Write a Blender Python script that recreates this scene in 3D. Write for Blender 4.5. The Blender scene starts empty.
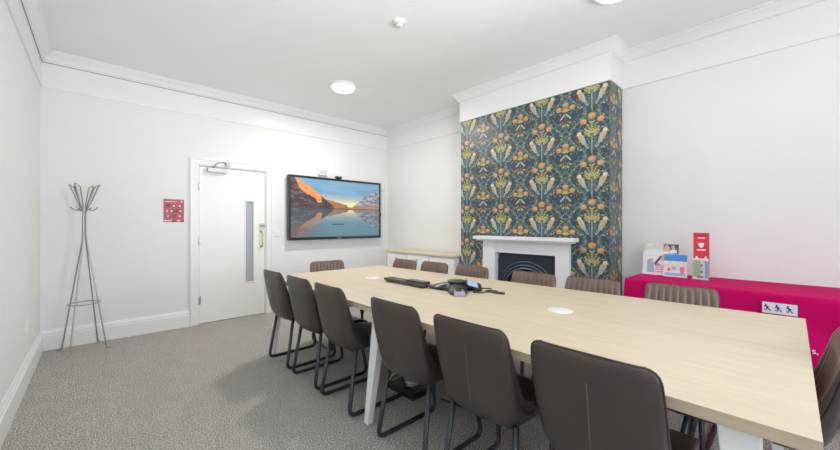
import bpy, bmesh, math, random
from mathutils import Vector, Matrix
from mathutils.geometry import tessellate_polygon
random.seed(7)
S = bpy.context.scene
COL = S.collection
PI = math.pi

# ------------------------------------------------------------------ helpers
def lin(c):
    return tuple(((v/255.0)/12.92 if v/255.0 <= .04045 else ((v/255.0+.055)/1.055)**2.4) for v in c[:3])

def mat(name, rgb, rough=.5, metal=0.0, spec=.5, noise=0.0, nscale=20.0, bump=0.0, bscale=200.0,
        emit=0.0, coat=0.0, stretch=None, sheen=0.0):
    m = bpy.data.materials.new(name); m.use_nodes = True
    nt = m.node_tree; b = nt.nodes['Principled BSDF']
    col = lin(rgb)
    b.inputs['Base Color'].default_value = (*col, 1)
    b.inputs['Roughness'].default_value = rough
    b.inputs['Metallic'].default_value = metal
    b.inputs['Specular IOR Level'].default_value = spec
    b.inputs['Coat Weight'].default_value = coat
    b.inputs['Sheen Weight'].default_value = sheen
    tc = nt.nodes.new('ShaderNodeTexCoord'); mp = nt.nodes.new('ShaderNodeMapping')
    nt.links.new(tc.outputs['Object'], mp.inputs['Vector'])
    if stretch: mp.inputs['Scale'].default_value = stretch
    n = nt.nodes.new('ShaderNodeTexNoise'); n.inputs['Scale'].default_value = nscale; n.inputs['Detail'].default_value = 4
    nt.links.new(mp.outputs['Vector'], n.inputs['Vector'])
    r = nt.nodes.new('ShaderNodeMapRange'); r.inputs['To Min'].default_value = 1-noise; r.inputs['To Max'].default_value = 1+noise
    r.inputs['From Min'].default_value = .3; r.inputs['From Max'].default_value = .7
    nt.links.new(n.outputs['Fac'], r.inputs['Value'])
    mx = nt.nodes.new('ShaderNodeVectorMath'); mx.operation = 'SCALE'
    mx.inputs[0].default_value = col
    nt.links.new(r.outputs['Result'], mx.inputs['Scale'])
    nt.links.new(mx.outputs['Vector'], b.inputs['Base Color'])
    if emit:
        b.inputs['Emission Strength'].default_value = emit
        b.inputs['Emission Color'].default_value = (*col, 1)
    if bump:
        n2 = nt.nodes.new('ShaderNodeTexNoise'); n2.inputs['Scale'].default_value = bscale
        nt.links.new(mp.outputs['Vector'], n2.inputs['Vector'])
        bp = nt.nodes.new('ShaderNodeBump'); bp.inputs['Strength'].default_value = bump; bp.inputs['Distance'].default_value = .002
        nt.links.new(n2.outputs['Fac'], bp.inputs['Height']); nt.links.new(bp.outputs['Normal'], b.inputs['Normal'])
    return m

def attr_mat(name, rough=.6, emit=0.0, spec=.5):
    m = bpy.data.materials.new(name); m.use_nodes = True
    nt = m.node_tree; b = nt.nodes['Principled BSDF']
    a = nt.nodes.new('ShaderNodeAttribute'); a.attribute_name = 'col'
    nt.links.new(a.outputs['Color'], b.inputs['Base Color'])
    b.inputs['Roughness'].default_value = rough
    b.inputs['Specular IOR Level'].default_value = spec
    if emit:
        nt.links.new(a.outputs['Color'], b.inputs['Emission Color']); b.inputs['Emission Strength'].default_value = emit
    return m

class Bm:
    """collects shapes, links them as one mesh object"""
    def __init__(s): s.bm = bmesh.new()
    def verts_faces(s, vs, fs, smooth=False):
        nv = [s.bm.verts.new(v) for v in vs]
        for f in fs:
            try:
                fc = s.bm.faces.new([nv[i] for i in f]); fc.smooth = smooth
            except ValueError: pass
        return nv
    def box(s, x0, x1, y0, y1, z0, z1, bevel=0.0, mtx=None):
        b = bmesh.new()
        bmesh.ops.create_cube(b, size=1)
        for v in b.verts:
            v.co = Vector(((x0+x1)/2+v.co.x*(x1-x0), (y0+y1)/2+v.co.y*(y1-y0), (z0+z1)/2+v.co.z*(z1-z0)))
        if bevel: bmesh.ops.bevel(b, geom=b.edges[:]+b.verts[:], offset=bevel, segments=2, affect='EDGES', profile=.6)
        s._merge(b, mtx)
        return s
    def _merge(s, b, mtx=None, smooth=None):
        b.verts.index_update()
        vs = [(mtx @ v.co if mtx else v.co.copy()) for v in b.verts]
        fs = [[v.index for v in f.verts] for f in b.faces]
        sm = [f.smooth for f in b.faces]
        nv = [s.bm.verts.new(v) for v in vs]
        for f, k in zip(fs, sm):
            try:
                fc = s.bm.faces.new([nv[i] for i in f]); fc.smooth = k if smooth is None else smooth
            except ValueError: pass
        b.free()
    def hexa(s, bot, top, bevel=0.0):
        """bottom 4 corners, top 4 corners (same winding)"""
        b = bmesh.new()
        v = [b.verts.new(p) for p in list(bot)+list(top)]
        for f in ((3,2,1,0),(4,5,6,7),(0,1,5,4),(1,2,6,5),(2,3,7,6),(3,0,4,7)): b.faces.new([v[i] for i in f])
        bmesh.ops.recalc_face_normals(b, faces=b.faces)
        if bevel: bmesh.ops.bevel(b, geom=b.edges[:]+b.verts[:], offset=bevel, segments=2, affect='EDGES', profile=.6)
        s._merge(b); return s
    def prism(s, pts, z0, z1, bevel=0.0, mtx=None, smooth=False):
        b = bmesh.new()
        lo = [b.verts.new((p[0], p[1], z0)) for p in pts]; hi = [b.verts.new((p[0], p[1], z1)) for p in pts]
        n = len(pts)
        b.faces.new(lo[::-1]); top = b.faces.new(hi)
        for i in range(n): b.faces.new((lo[i], lo[(i+1)%n], hi[(i+1)%n], hi[i]))
        bmesh.ops.recalc_face_normals(b, faces=b.faces)
        if bevel: bmesh.ops.bevel(b, geom=[e for e in b.edges if len({v.co.z for v in e.verts}) == 1], offset=bevel, segments=2, affect='EDGES', profile=.6)
        s._merge(b, mtx); return s
    def tube(s, pts, r, n=10, closed=False):
        pts = [Vector(p) for p in pts]; m = len(pts); rings = []
        up = None
        for i, p in enumerate(pts):
            a = pts[(i-1) % m] if (closed or i > 0) else p
            c = pts[(i+1) % m] if (closed or i < m-1) else p
            t = (c-a).normalized()
            if up is None:
                up = Vector((0,0,1)) if abs(t.z) < .9 else Vector((1,0,0))
            up = (up - t*up.dot(t))
            if up.length < 1e-6: up = t.orthogonal()
            up.normalize(); sd = t.cross(up)
            rr = r[i] if isinstance(r, (list, tuple)) else r
            rings.append([s.bm.verts.new(p+up*math.cos(2*PI*k/n)*rr+sd*math.sin(2*PI*k/n)*rr) for k in range(n)])
        for i in range(m if closed else m-1):
            A, B = rings[i], rings[(i+1) % m]
            for k in range(n):
                f = s.bm.faces.new((A[k], B[k], B[(k+1)%n], A[(k+1)%n])); f.smooth = True
        if not closed:
            s.bm.faces.new(rings[0]); s.bm.faces.new(rings[-1][::-1])
        return s
    def lathe(s, prof, n=32, mtx=None):
        """profile (r,z) list revolved about z"""
        b = bmesh.new(); rings = []
        for r, z in prof:
            if r < 1e-6: rings.append([b.verts.new((0,0,z))])
            else: rings.append([b.verts.new((r*math.cos(2*PI*k/n), r*math.sin(2*PI*k/n), z)) for k in range(n)])
        for A, B in zip(rings, rings[1:]):
            for k in range(n):
                q = [A[k % len(A)], A[(k+1) % len(A)], B[(k+1) % len(B)], B[k % len(B)]]
                u = []
                for v in q:
                    if v not in u: u.append(v)
                if len(u) > 2:
                    f = b.faces.new(u); f.smooth = True
        bmesh.ops.recalc_face_normals(b, faces=b.faces)
        s._merge(b, mtx); return s
    def grid(s, P, smooth=True, flip=False):
        """P[i][j] points"""
        V = [[s.bm.verts.new(p) for p in row] for row in P]
        for i in range(len(P)-1):
            for j in range(len(P[0])-1):
                q = (V[i][j], V[i+1][j], V[i+1][j+1], V[i][j+1])
                if flip: q = q[::-1]
                f = s.bm.faces.new(q); f.smooth = smooth
        return V
    def build(s, name, m, parent=None, loc=None, sharp=None):
        me = bpy.data.meshes.new(name)
        s.bm.normal_update(); s.bm.to_mesh(me); s.bm.free()
        if isinstance(m, (list, tuple)):
            for x in m: me.materials.append(x)
        else: me.materials.append(m)
        o = bpy.data.objects.new(name, me); COL.objects.link(o)
        if parent: o.parent = parent
        if loc: o.location = loc
        return o

def empty(name, loc=(0,0,0), rz=0.0):
    o = bpy.data.objects.new(name, None); COL.objects.link(o)
    o.location = loc; o.rotation_euler = (0, 0, rz); o.empty_display_size = .1
    return o
def tag(o, label=None, cat=None, group=None, kind=None):
    if label: o['label'] = label
    if cat: o['category'] = cat
    if group: o['group'] = group
    if kind: o['kind'] = kind
    return o
def struct(o): return tag(o, kind='structure')

def fillet(pts, r, n=6):
    pts = [Vector(p) for p in pts]; out = [pts[0]]
    for i in range(1, len(pts)-1):
        a, b, c = pts[i-1], pts[i], pts[i+1]
        d1 = (a-b); d2 = (c-b); l = min(r, d1.length*.49, d2.length*.49)
        p, q = b+d1.normalized()*l, b+d2.normalized()*l
        for k in range(n+1):
            t = k/n; out.append(p*(1-t)**2 + b*2*t*(1-t) + q*t*t)
    out.append(pts[-1]); return out

# ------------------------------------------------------------------ materials
M = {}
M['wall'] = mat('white_wall_paint', (232,232,231), .6, spec=.25, noise=.012, nscale=3, bump=.05, bscale=300)
M['ceil'] = mat('white_ceiling_paint', (240,241,241), .8, spec=.2, noise=.012, nscale=2)
M['gloss'] = mat('white_gloss_trim', (235,235,234), .3, noise=.008, nscale=5)
M['door'] = mat('white_door_paint', (240,239,236), .35, noise=.01, nscale=4)
M['white'] = mat('white_coated_metal', (238,239,240), .3, noise=.01)
M['plastic'] = mat('white_plastic', (236,236,232), .35, noise=.01)
M['chrome'] = mat('chrome', (168,164,158), .3, metal=1)
M['steel'] = mat('satin_steel', (178,178,176), .35, metal=1, noise=.03)
M['brass'] = mat('brass', (205,180,110), .3, metal=1, noise=.03)
M['blacktube'] = mat('black_powder_coated_steel', (38,41,46), .38, noise=.06, nscale=60)
M['black'] = mat('black_plastic', (26,27,29), .35, noise=.06)
M['darkgrey'] = mat('dark_grey_plastic', (58,60,60), .5, noise=.06)
M['grey'] = mat('grey_plastic', (150,156,165), .4, noise=.03)
M['leather'] = mat('brown_leather', (52,43,38), .33, spec=.6, noise=.14, nscale=14, bump=.12, bscale=260)
M['leather_lit'] = mat('lit_channelled_leather', (100,77,62), .30, spec=.7, noise=.12, nscale=18, bump=.12, bscale=260)  # same leather as the back; paler tone paints window light into it
M['piping'] = mat('dark_leather_piping', (38,31,28), .35, noise=.1)
M['thread'] = mat('pale_seam_thread', (92,82,75), .6, noise=.05)
M['cloth'] = mat('crimson_cloth', (190,4,84), .8, spec=.08, noise=.10, nscale=5, bump=.3, bscale=500)
M['iron'] = mat('blackened_cast_iron', (38,46,58), .42, noise=.2, nscale=14)
M['soot'] = mat('soot_black', (16,17,20), .8, noise=.1)
M['hearth'] = mat('slate_hearth', (60,62,66), .5, noise=.1)
M['mantel'] = mat('white_mantel_paint', (243,243,243), .35, noise=.01)
M['red'] = mat('red_card', (214,42,62), .4, noise=.02)
M['lamp'] = mat('light_diffuser', (255,253,248), .4, emit=4.0)

# wood: grain runs along Y
def wood(name, light, dark, along='Y', rough=.42):
    m = bpy.data.materials.new(name); m.use_nodes = True; nt = m.node_tree; b = nt.nodes['Principled BSDF']
    tc = nt.nodes.new('ShaderNodeTexCoord'); mp = nt.nodes.new('ShaderNodeMapping')
    mp.inputs['Scale'].default_value = (14, .9, 14) if along == 'Y' else (.9, 14, 14)
    nt.links.new(tc.outputs['Object'], mp.inputs['Vector'])
    n = nt.nodes.new('ShaderNodeTexNoise'); n.inputs['Scale'].default_value = 1.3; n.inputs['Detail'].default_value = 7; n.inputs['Distortion'].default_value = .6
    nt.links.new(mp.outputs['Vector'], n.inputs['Vector'])
    cr = nt.nodes.new('ShaderNodeValToRGB')
    cr.color_ramp.elements[0].position = .3; cr.color_ramp.elements[0].color = (*lin(dark), 1)
    cr.color_ramp.elements[1].position = .62; cr.color_ramp.elements[1].color = (*lin(light), 1)
    nt.links.new(n.outputs['Fac'], cr.inputs['Fac'])
    mp2 = nt.nodes.new('ShaderNodeMapping'); mp2.inputs['Scale'].default_value = (90, 5, 90) if along == 'Y' else (5, 90, 90)
    nt.links.new(tc.outputs['Object'], mp2.inputs['Vector'])
    n2 = nt.nodes.new('ShaderNodeTexNoise'); n2.inputs['Scale'].default_value = 1.5; n2.inputs['Detail'].default_value = 3
    nt.links.new(mp2.outputs['Vector'], n2.inputs['Vector'])
    r = nt.nodes.new('ShaderNodeMapRange'); r.inputs['From Min'].default_value = .35; r.inputs['From Max'].default_value = .65
    r.inputs['To Min'].default_value = .94; r.inputs['To Max'].default_value = 1.03
    nt.links.new(n2.outputs['Fac'], r.inputs['Value'])
    mx = nt.nodes.new('ShaderNodeVectorMath'); mx.operation = 'SCALE'
    nt.links.new(cr.outputs['Color'], mx.inputs[0]); nt.links.new(r.outputs['Result'], mx.inputs['Scale'])
    nt.links.new(mx.outputs['Vector'], b.inputs['Base Color'])
    b.inputs['Roughness'].default_value = rough
    return m
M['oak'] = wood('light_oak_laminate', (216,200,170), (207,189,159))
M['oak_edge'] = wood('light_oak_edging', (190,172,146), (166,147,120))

# carpet
def carpet():
    m = bpy.data.materials.new('speckled_carpet'); m.use_nodes = True; nt = m.node_tree; b = nt.nodes['Principled BSDF']
    tc = nt.nodes.new('ShaderNodeTexCoord')
    n = nt.nodes.new('ShaderNodeTexNoise'); n.inputs['Scale'].default_value = 135; n.inputs['Detail'].default_value = 3; n.inputs['Roughness'].default_value = .7
    nt.links.new(tc.outputs['Object'], n.inputs['Vector'])
    cr = nt.nodes.new('ShaderNodeValToRGB')
    e = cr.color_ramp.elements
    e[0].position = .36; e[0].color = (*lin((80,75,70)), 1); e[1].position = .66; e[1].color = (*lin((232,226,217)), 1)
    k = e.new(.5); k.color = (*lin((152,147,140)), 1)
    nt.links.new(n.outputs['Fac'], cr.inputs['Fac'])
    n2 = nt.nodes.new('ShaderNodeTexNoise'); n2.inputs['Scale'].default_value = 7; n2.inputs['Detail'].default_value = 8; n2.inputs['Roughness'].default_value = .75
    nt.links.new(tc.outputs['Object'], n2.inputs['Vector'])
    r = nt.nodes.new('ShaderNodeMapRange'); r.inputs['From Min'].default_value = .3; r.inputs['From Max'].default_value = .7
    r.inputs['To Min'].default_value = .9; r.inputs['To Max'].default_value = 1.08
    nt.links.new(n2.outputs['Fac'], r.inputs['Value'])
    mx = nt.nodes.new('ShaderNodeVectorMath'); mx.operation = 'SCALE'
    nt.links.new(cr.outputs['Color'], mx.inputs[0]); nt.links.new(r.outputs['Result'], mx.inputs['Scale'])
    nt.links.new(mx.outputs['Vector'], b.inputs['Base Color'])
    b.inputs['Roughness'].default_value = .95; b.inputs['Specular IOR Level'].default_value = .1
    bp = nt.nodes.new('ShaderNodeBump'); bp.inputs['Strength'].default_value = .4; bp.inputs['Distance'].default_value = .004
    nt.links.new(n.outputs['Fac'], bp.inputs['Height']); nt.links.new(bp.outputs['Normal'], b.inputs['Normal'])
    return m
M['carpet'] = carpet()

def glass(name, tint, transp, rough=.05):
    m = bpy.data.materials.new(name); m.use_nodes = True; nt = m.node_tree; nt.nodes.clear()
    o = nt.nodes.new('ShaderNodeOutputMaterial'); mix = nt.nodes.new('ShaderNodeMixShader')
    t = nt.nodes.new('ShaderNodeBsdfTransparent'); t.inputs['Color'].default_value = (*tint, 1)
    g = nt.nodes.new('ShaderNodeBsdfPrincipled'); g.inputs['Base Color'].default_value = (*[v*.8 for v in tint], 1); g.inputs['Roughness'].default_value = rough
    mix.inputs[0].default_value = 1-transp
    nt.links.new(t.outputs[0], mix.inputs[1]); nt.links.new(g.outputs[0], mix.inputs[2]); nt.links.new(mix.outputs[0], o.inputs[0])
    return m
M['pane'] = glass('window_glass', (.98,.99,1), .93)
M['frost'] = glass('wired_door_glass', (.72,.78,.80), .45, .12)
M['clear'] = glass('clear_acrylic', (.95,.97,.98), .85)

# ------------------------------------------------------------------ room
X0, X2, YN, YF, ZC = -.42, 3.90, -1.9, 5.08, 2.98
BX, BY0, BY1 = 3.55, 1.18, 3.015          # chimney breast
FR = 2.62                                  # underside of frieze
T = .15
b = Bm(); b.box(X0-T, X2+T, YN-T, YF+T, -.1, 0); struct(b.build('floor', M['carpet']))
b = Bm(); b.box(X0-T, X2+T, YN-T, YF+T, ZC, ZC+.1); struct(b.build('ceiling', M['ceil']))
b = Bm(); b.box(X0-T, X0, YN-T, YF+T, 0, ZC); struct(b.build('wall_left', M['wall']))
b = Bm(); b.box(X2, X2+T, YN-T, YF+T, 0, ZC); struct(b.build('wall_right', M['wall']))
DX0, DX1, DZ = .932, 1.733, 1.995
b = Bm()
b.box(X0, DX0-.03, YF, YF+T, 0, ZC); b.box(DX1+.03, X2, YF, YF+T, 0, ZC); b.box(DX0-.03, DX1+.03, YF, YF+T, DZ+.03, ZC)
struct(b.build('wall_far', M['wall']))
# wall behind the camera with two tall windows
WIN = [(.05, 1.45), (2.05, 3.45)]; WZ0, WZ1 = .75, 2.5
b = Bm()
b.box(X0, X2, YN-T, YN, 0, WZ0); b.box(X0, X2, YN-T, YN, WZ1, ZC)
b.box(X0, WIN[0][0], YN-T, YN, WZ0, WZ1); b.box(WIN[0][1], WIN[1][0], YN-T, YN, WZ0, WZ1); b.box(WIN[1][1], X2, YN-T, YN, WZ0, WZ1)
struct(b.build('wall_near', M['wall']))
for i, (a, c) in enumerate(WIN):
    w = struct(empty('window_%d' % (i+1), ((a+c)/2, YN-.08, WZ0)))
    W = c-a; Hh = WZ1-WZ0; b = Bm(); t = .05
    b.box(-W/2, W/2, -.04, .04, 0, t); b.box(-W/2, W/2, -.04, .04, Hh-t, Hh); b.box(-W/2, -W/2+t, -.04, .04, t, Hh-t); b.box(W/2-t, W/2, -.04, .04, t, Hh-t)
    b.box(-W/2+t, W/2-t, -.03, .03, Hh/2-.025, Hh/2+.025); b.box(-.015, .015, -.02, .02, t, Hh-t)
    b.build('window_frame', M['gloss'], w)
    b = Bm(); b.box(-W/2+t, W/2-t, -.004, .004, t, Hh-t); b.build('pane', M['pane'], w)
    b = Bm(); b.box(-W/2-.05, W/2+.05, .0801, .16, -.03, 0, .005); b.build('window_sill', M['gloss'], w)

# chimney breast: plastered body with the fire opening left open
OY0, OY1, OZ = 1.69, 2.44, .925           # opening
b = Bm()
b.box(BX, X2, BY0, OY0, 0, ZC); b.box(BX, X2, OY1, BY1, 0, ZC); b.box(BX, X2, OY0, OY1, OZ, ZC)
struct(b.build('wall_chimney_breast', M['wall']))

# ---- wallpaper: half-drop repeat of paired birds, fruit and foliage
WPC = dict(bg=(42,62,74), teal=(62,104,118), green=(92,118,74), dgreen=(58,86,72), yellow=(188,168,84), orange=(196,136,82),
           peach=(202,160,124), rust=(150,84,62), white=(178,186,176), grey=(164,172,170), blue=(76,118,150), brown=(112,92,66), cream=(222,210,170))
def ell(cx, cy, rx, ry, rot=0, n=10):
    c, s = math.cos(rot), math.sin(rot)
    return [(cx+rx*math.cos(2*PI*k/n)*c-ry*math.sin(2*PI*k/n)*s, cy+rx*math.cos(2*PI*k/n)*s+ry*math.sin(2*PI*k/n)*c) for k in range(n)]
def leaf(cx, cy, L, w, rot):
    c, s = math.cos(rot), math.sin(rot)
    p = [(0,0),(L*.25,w*.8),(L*.55,w),(L,0),(L*.55,-w*.7),(L*.25,-w*.8)]
    return [(cx+x*c-y*s, cy+x*s+y*c) for x, y in p]
def stroke(pts, w):
    L, R = [], []
    for i, p in enumerate(pts):
        a = pts[max(i-1,0)]; c = pts[min(i+1,len(pts)-1)]
        d = (c[0]-a[0], c[1]-a[1]); l = math.hypot(*d) or 1; n = (-d[1]/l*w/2, d[0]/l*w/2)
        L.append((p[0]+n[0], p[1]+n[1])); R.append((p[0]-n[0], p[1]-n[1]))
    return [[L[i], L[i+1], R[i+1], R[i]] for i in range(len(pts)-1)]
TW, TH = .524, .425
def motif():
    """polygons (layer, colour, points) for one repeat, column one centred on (0,0)"""
    P = []
    def both(layer, col, pts):
        P.append((layer, col, pts)); P.append((layer, col, [(-x, y) for x, y in pts][::-1]))
    rnd = random.Random(3)
    # background leaves (scattered, mirrored)
    for k in range(120):
        u, v = rnd.uniform(0, .262), rnd.uniform(-.2125, .2125)
        both(1, rnd.choice(['teal','dgreen','green','blue','green','brown','teal','grey']), leaf(u, v, rnd.uniform(.020,.042), rnd.uniform(.0045,.008), rnd.uniform(0, 2*PI)))
    for k in range(60):
        u, v = rnd.uniform(0, .262), rnd.uniform(-.2125, .2125)
        both(2, rnd.choice(['yellow','rust','white','grey','orange']), ell(u, v, .0045, .0045, 0, 6))
    # ogee stems
    pts = []
    for k in range(29):
        v = -.2125+.425*k/28
        pts.append((.150+.085*math.cos(2*PI*(v-.03)/.425), v))
    for q in stroke(pts, .009): both(3, 'blue', q)
    for q in stroke([(x-.010, y) for x, y in pts], .004): both(3, 'green', q)
    for k in range(0, 28, 2):
        both(3, 'green' if k % 4 else 'blue', leaf(pts[k][0], pts[k][1], .036, .009, .9+k*.35))
        both(3, 'yellow' if k % 4 else 'green', leaf(pts[k][0], pts[k][1], .028, .007, 3.6+k*.35))
    # central stem and foliage fan
    for q in stroke([(0,-.175),(0,-.10),(0,-.03),(0,.03)], .007): P.append((4, 'white', q))
    for ang, L in ((.35,.07),(.75,.085),(1.15,.10),(1.5,.11)):
        st = [(math.cos(ang)*L*t, .0+math.sin(ang)*L*t+.02*t*t) for t in (0,.35,.7,1)]
        for q in stroke(st, .006): both(4, 'green', q)
        for t in (.3,.5,.7,.9):
            x, y = math.cos(ang)*L*t, math.sin(ang)*L*t
            both(5, 'yellow', leaf(x, y, .024, .0062, ang+.7)); both(5, 'yellow' if t < .6 else 'green', leaf(x, y, .022, .006, ang-.8))
        both(5, 'yellow', ell(st[-1][0], st[-1][1], .009, .009, 0, 7))
    for k in range(3):
        a = k*.3
        cv = [(.02+.022*k+.016*math.cos(t), .03+.012*k+.016*math.sin(t)) for t in [a+j*.9 for j in range(5)]]
        for q in stroke(cv, .004): both(5, 'white', q)
    # fruit trio
    def fruit(x, y, r, two=True):
        for a in (0.3, 1.4, 2.6, 3.9, 5.2):
            l = leaf(x, y, r*1.75, r*.34, a)
            (both if two else lambda *z: P.append(z))(5, 'green', l)
        f = both if two else (lambda *z: P.append(z))
        f(6, 'orange', ell(x, y, r*1.08, r*.9, .2)); f(7, 'peach', ell(x-r*.15, y+r*.12, r*.72, r*.52, .3)); f(8, 'rust', ell(x+r*.2, y-r*.25, r*.25, r*.15, .2, 6)); f(8, 'yellow', ell(x-r*.35, y+r*.1, r*.2, r*.16, .2, 6))
    fruit(.082, .150, .031); fruit(0, .196, .034, False)
    # pair of birds, tails meeting at the stem
    bird_shift = (-.014, -.028)
    _both = both
    def both(layer, col, pts):
        _both(layer, col, [(x+bird_shift[0], y+bird_shift[1]) for x, y in pts])
    both(6, 'grey', [(-.092,.006),(-.068,.004),(-.048,-.030),(-.012,-.088),(-.030,-.100),(-.060,-.056),(-.090,-.030)])
    both(6, 'peach', ell(-.090,.022,.048,.027,math.radians(-58),14))
    both(6, 'cream', ell(-.108,.064,.021,.018,0,12))
    both(7, 'grey', [(-.086,.050),(-.068,.040),(-.052,.006),(-.044,-.040),(-.030,-.074),(-.062,-.034),(-.080,.004)])
    both(8, 'white', [(-.078,.036),(-.062,.016),(-.054,-.022),(-.066,-.006),(-.078,.018)])
    both(8, 'blue', [(-.046,-.044),(-.024,-.078),(-.018,-.092),(-.032,-.084),(-.052,-.056)])
    both(9, 'bg', ell(-.112,.068,.0035,.0035,0,6)); both(8, 'yellow', [(-.126,.064),(-.142,.057),(-.124,.054)])
    both = _both
    # little pods beside the birds
    both(6, 'yellow', leaf(.118,-.055,.060,.013,1.95)); both(7, 'orange', leaf(.116,-.050,.036,.007,1.95))
    both(5, 'green', leaf(.120,-.060,.05,.010,.7))
    # column two: swallow pair, small red birds and fruit, half a repeat across
    c2 = .262; cv = -.190
    def b2(layer, col, pts):
        P.append((layer, col, [(x+c2, y+cv) for x, y in pts])); P.append((layer, col, [(-x+c2, y+cv) for x, y in pts][::-1]))
    b2(7, 'white', [(.004,.034),(.014,.034),(.040,.006),(.062,-.020),(.048,-.024),(.028,-.004),(.010,.012)])
    b2(8, 'grey', [(.016,.026),(.036,.004),(.030,.002),(.012,.018)])
    b2(6, 'rust', [(.012,-.050),(.030,-.040),(.056,-.058),(.066,-.078),(.046,-.072),(.024,-.066)])
    b2(7, 'orange', ell(.052,-.062,.012,.009,-.5)); b2(7, 'cream', leaf(.012,-.080,.03,.006,-.6))
    for q in stroke([(0,-.12),(0,.06)], .006): b2(4, 'green', q)
    for a in (.4,.9,1.4):
        b2(5, 'yellow', leaf(.0,.055,.055,.008,a)); b2(5, 'green', leaf(0,-.10,.05,.008,a-.5))
    for (x, y, r) in ((.070,.090,.029),(0,.128,.031)):
        for a in (.3,1.5,2.7,3.9,5.1): b2(5, 'green', leaf(x, y, r*1.7, r*.34, a))
        b2(6, 'orange', ell(x, y, r*1.05, r*.88)); b2(7, 'peach', ell(x-r*.1, y+r*.15, r*.62, r*.45)); b2(8, 'rust', ell(x+r*.2, y-r*.3, r*.25, r*.15, 0, 6))
    P.sort(key=lambda q: q[0])
    return P
MOT = motif()
def clip(poly, lo, hi):
    for ax, lim, sgn in ((0,lo[0],1),(0,hi[0],-1),(1,lo[1],1),(1,hi[1],-1)):
        out = []
        for i in range(len(poly)):
            p, q = poly[i-1], poly[i]
            ip, iq = (p[ax]-lim)*sgn >= 0, (q[ax]-lim)*sgn >= 0
            if ip != iq:
                t = (lim-p[ax])/(q[ax]-p[ax]); out.append((p[0]+(q[0]-p[0])*t, p[1]+(q[1]-p[1])*t))
            if iq: out.append(q)
        poly = out
        if len(poly) < 3: return []
    return poly
def paper(name, rects, place):
    """rects in (u,v) paper space; place(u,v,h) -> 3D"""
    tris = []
    for rank, (layer, col, pts) in enumerate(MOT):
        try: tt = tessellate_polygon([[Vector((x, y, 0)) for x, y in pts]])
        except Exception: continue
        for t in tt: tris.append((rank, col, [pts[i] for i in t]))
    verts, faces, cols = [], [], []
    def add(poly, h, col):
        k = len(verts); verts.extend(place(u, v, h) for u, v in poly); faces.append(list(range(k, k+len(poly)))); cols.append(lin(WPC[col]))
    for (u0, u1, v0, v1) in rects:
        add([(u0,v0),(u1,v0),(u1,v1),(u0,v1)], .0006, 'bg')
        for iu in range(math.floor((u0-.4)/TW), math.ceil((u1+.4)/TW)+1):
            for iv in range(math.floor((v0-.4)/TH), math.ceil((v1+.4)/TH)+1):
                ou, ov = iu*TW, iv*TH
                if ou+.42 < u0 or ou-.42 > u1 or ov+.35 < v0 or ov-.4 > v1: continue
                for layer, col, t in tris:
                    p = [(x+ou, y+ov) for x, y in t]
                    if max(q[0] for q in p) < u0 or min(q[0] for q in p) > u1 or max(q[1] for q in p) < v0 or min(q[1] for q in p) > v1: continue
                    p = clip(p, (u0, v0), (u1, v1))
                    if len(p) < 3: continue
                    ar = sum(p[i-1][0]*p[i][1]-p[i][0]*p[i-1][1] for i in range(len(p)))
                    if abs(ar) < 1e-8: continue
                    if ar < 0: p = p[::-1]
                    add(p, .0006+layer*.000004, col)
    me = bpy.data.meshes.new(name); me.from_pydata(verts, [], faces); me.update()
    at = me.color_attributes.new('col', 'FLOAT_COLOR', 'CORNER')
    li = 0
    buf = []
    for f, c in zip(faces, cols):
        for _ in f: buf.extend((*c, 1))
    at.data.foreach_set('color', buf)
    me.materials.append(M['paper'])
    o = bpy.data.objects.new(name, me); COL.objects.link(o); return struct(o)
M['paper'] = attr_mat('patterned_wallpaper', .38, spec=.5)
# u runs left to right as seen from the room (u = 1.341 - Y), v = Z - 1.285
U = lambda y: 1.341-y
Vv = lambda z: z-1.279
front = [(U(BY1), U(BY0), Vv(OZ), Vv(FR)), (U(BY1), U(OY1), Vv(0), Vv(OZ)), (U(OY0), U(BY0), Vv(0), Vv(OZ))]
paper('trim_1', front, lambda u, v, h: (BX-h, 1.341-u, v+1.279))
paper('trim_2', [(U(BY0), U(BY0)+(X2-BX), Vv(0), Vv(FR))], lambda u, v, h: (BX+(u-U(BY0)), BY0-h, v+1.279))
paper('trim_3', [(U(BY1)-(X2-BX), U(BY1), Vv(0), Vv(FR))], lambda u, v, h: (BX+(U(BY1)-u), BY1+h, v+1.279))

# ---- mouldings swept along the walls
def sweep(path, prof, closed=False):
    """path: inward side on the left; prof: (offset, z) list"""
    n = len(path); b = Bm(); rows = []
    for i, p in enumerate(path):
        p = Vector(p)
        def nrm(a, c):
            d = (Vector(c)-Vector(a)).normalized(); return Vector((-d.y, d.x))
        ns = []
        if closed or i > 0: ns.append(nrm(path[i-1], path[i]))
        if closed or i < n-1: ns.append(nrm(path[i], path[(i+1) % n]))
        m = sum(ns, Vector((0,0))); m = m/m.length
        k = 1/max(m.dot(ns[0]), .2)
        rows.append([(p.x+m.x*o*k, p.y+m.y*o*k, z) for o, z in prof])
    if closed: rows.append(rows[0])
    b.grid(rows, smooth=False)
    if not closed:
        b.verts_faces(rows[0], [list(range(len(prof)))]); b.verts_faces(rows[-1], [list(range(len(prof)))[::-1]])
    bmesh.ops.recalc_face_normals(b.bm, faces=b.bm.faces[:])
    return b
PER = [(X0,YN),(X2,YN),(X2,BY0),(BX,BY0),(BX,BY1),(X2,BY1),(X2,YF),(X0,YF)]
crown = [(0,2.872),(.016,2.872),(.016,2.885),(.030,2.890),(.036,2.905),(.048,2.925),(.066,2.944),(.074,2.95),(.074,2.964),(.088,2.968),(.088,ZC),(0,ZC)]
struct(sweep(PER, crown, True).build('trim_4', M['gloss']))
frieze = [(0,FR),(.014,FR),(.016,FR+.012),(.012,FR+.02),(.012,2.872),(0,2.872)]
struct(sweep(PER, frieze, True).build('trim_5', M['gloss']))
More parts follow.
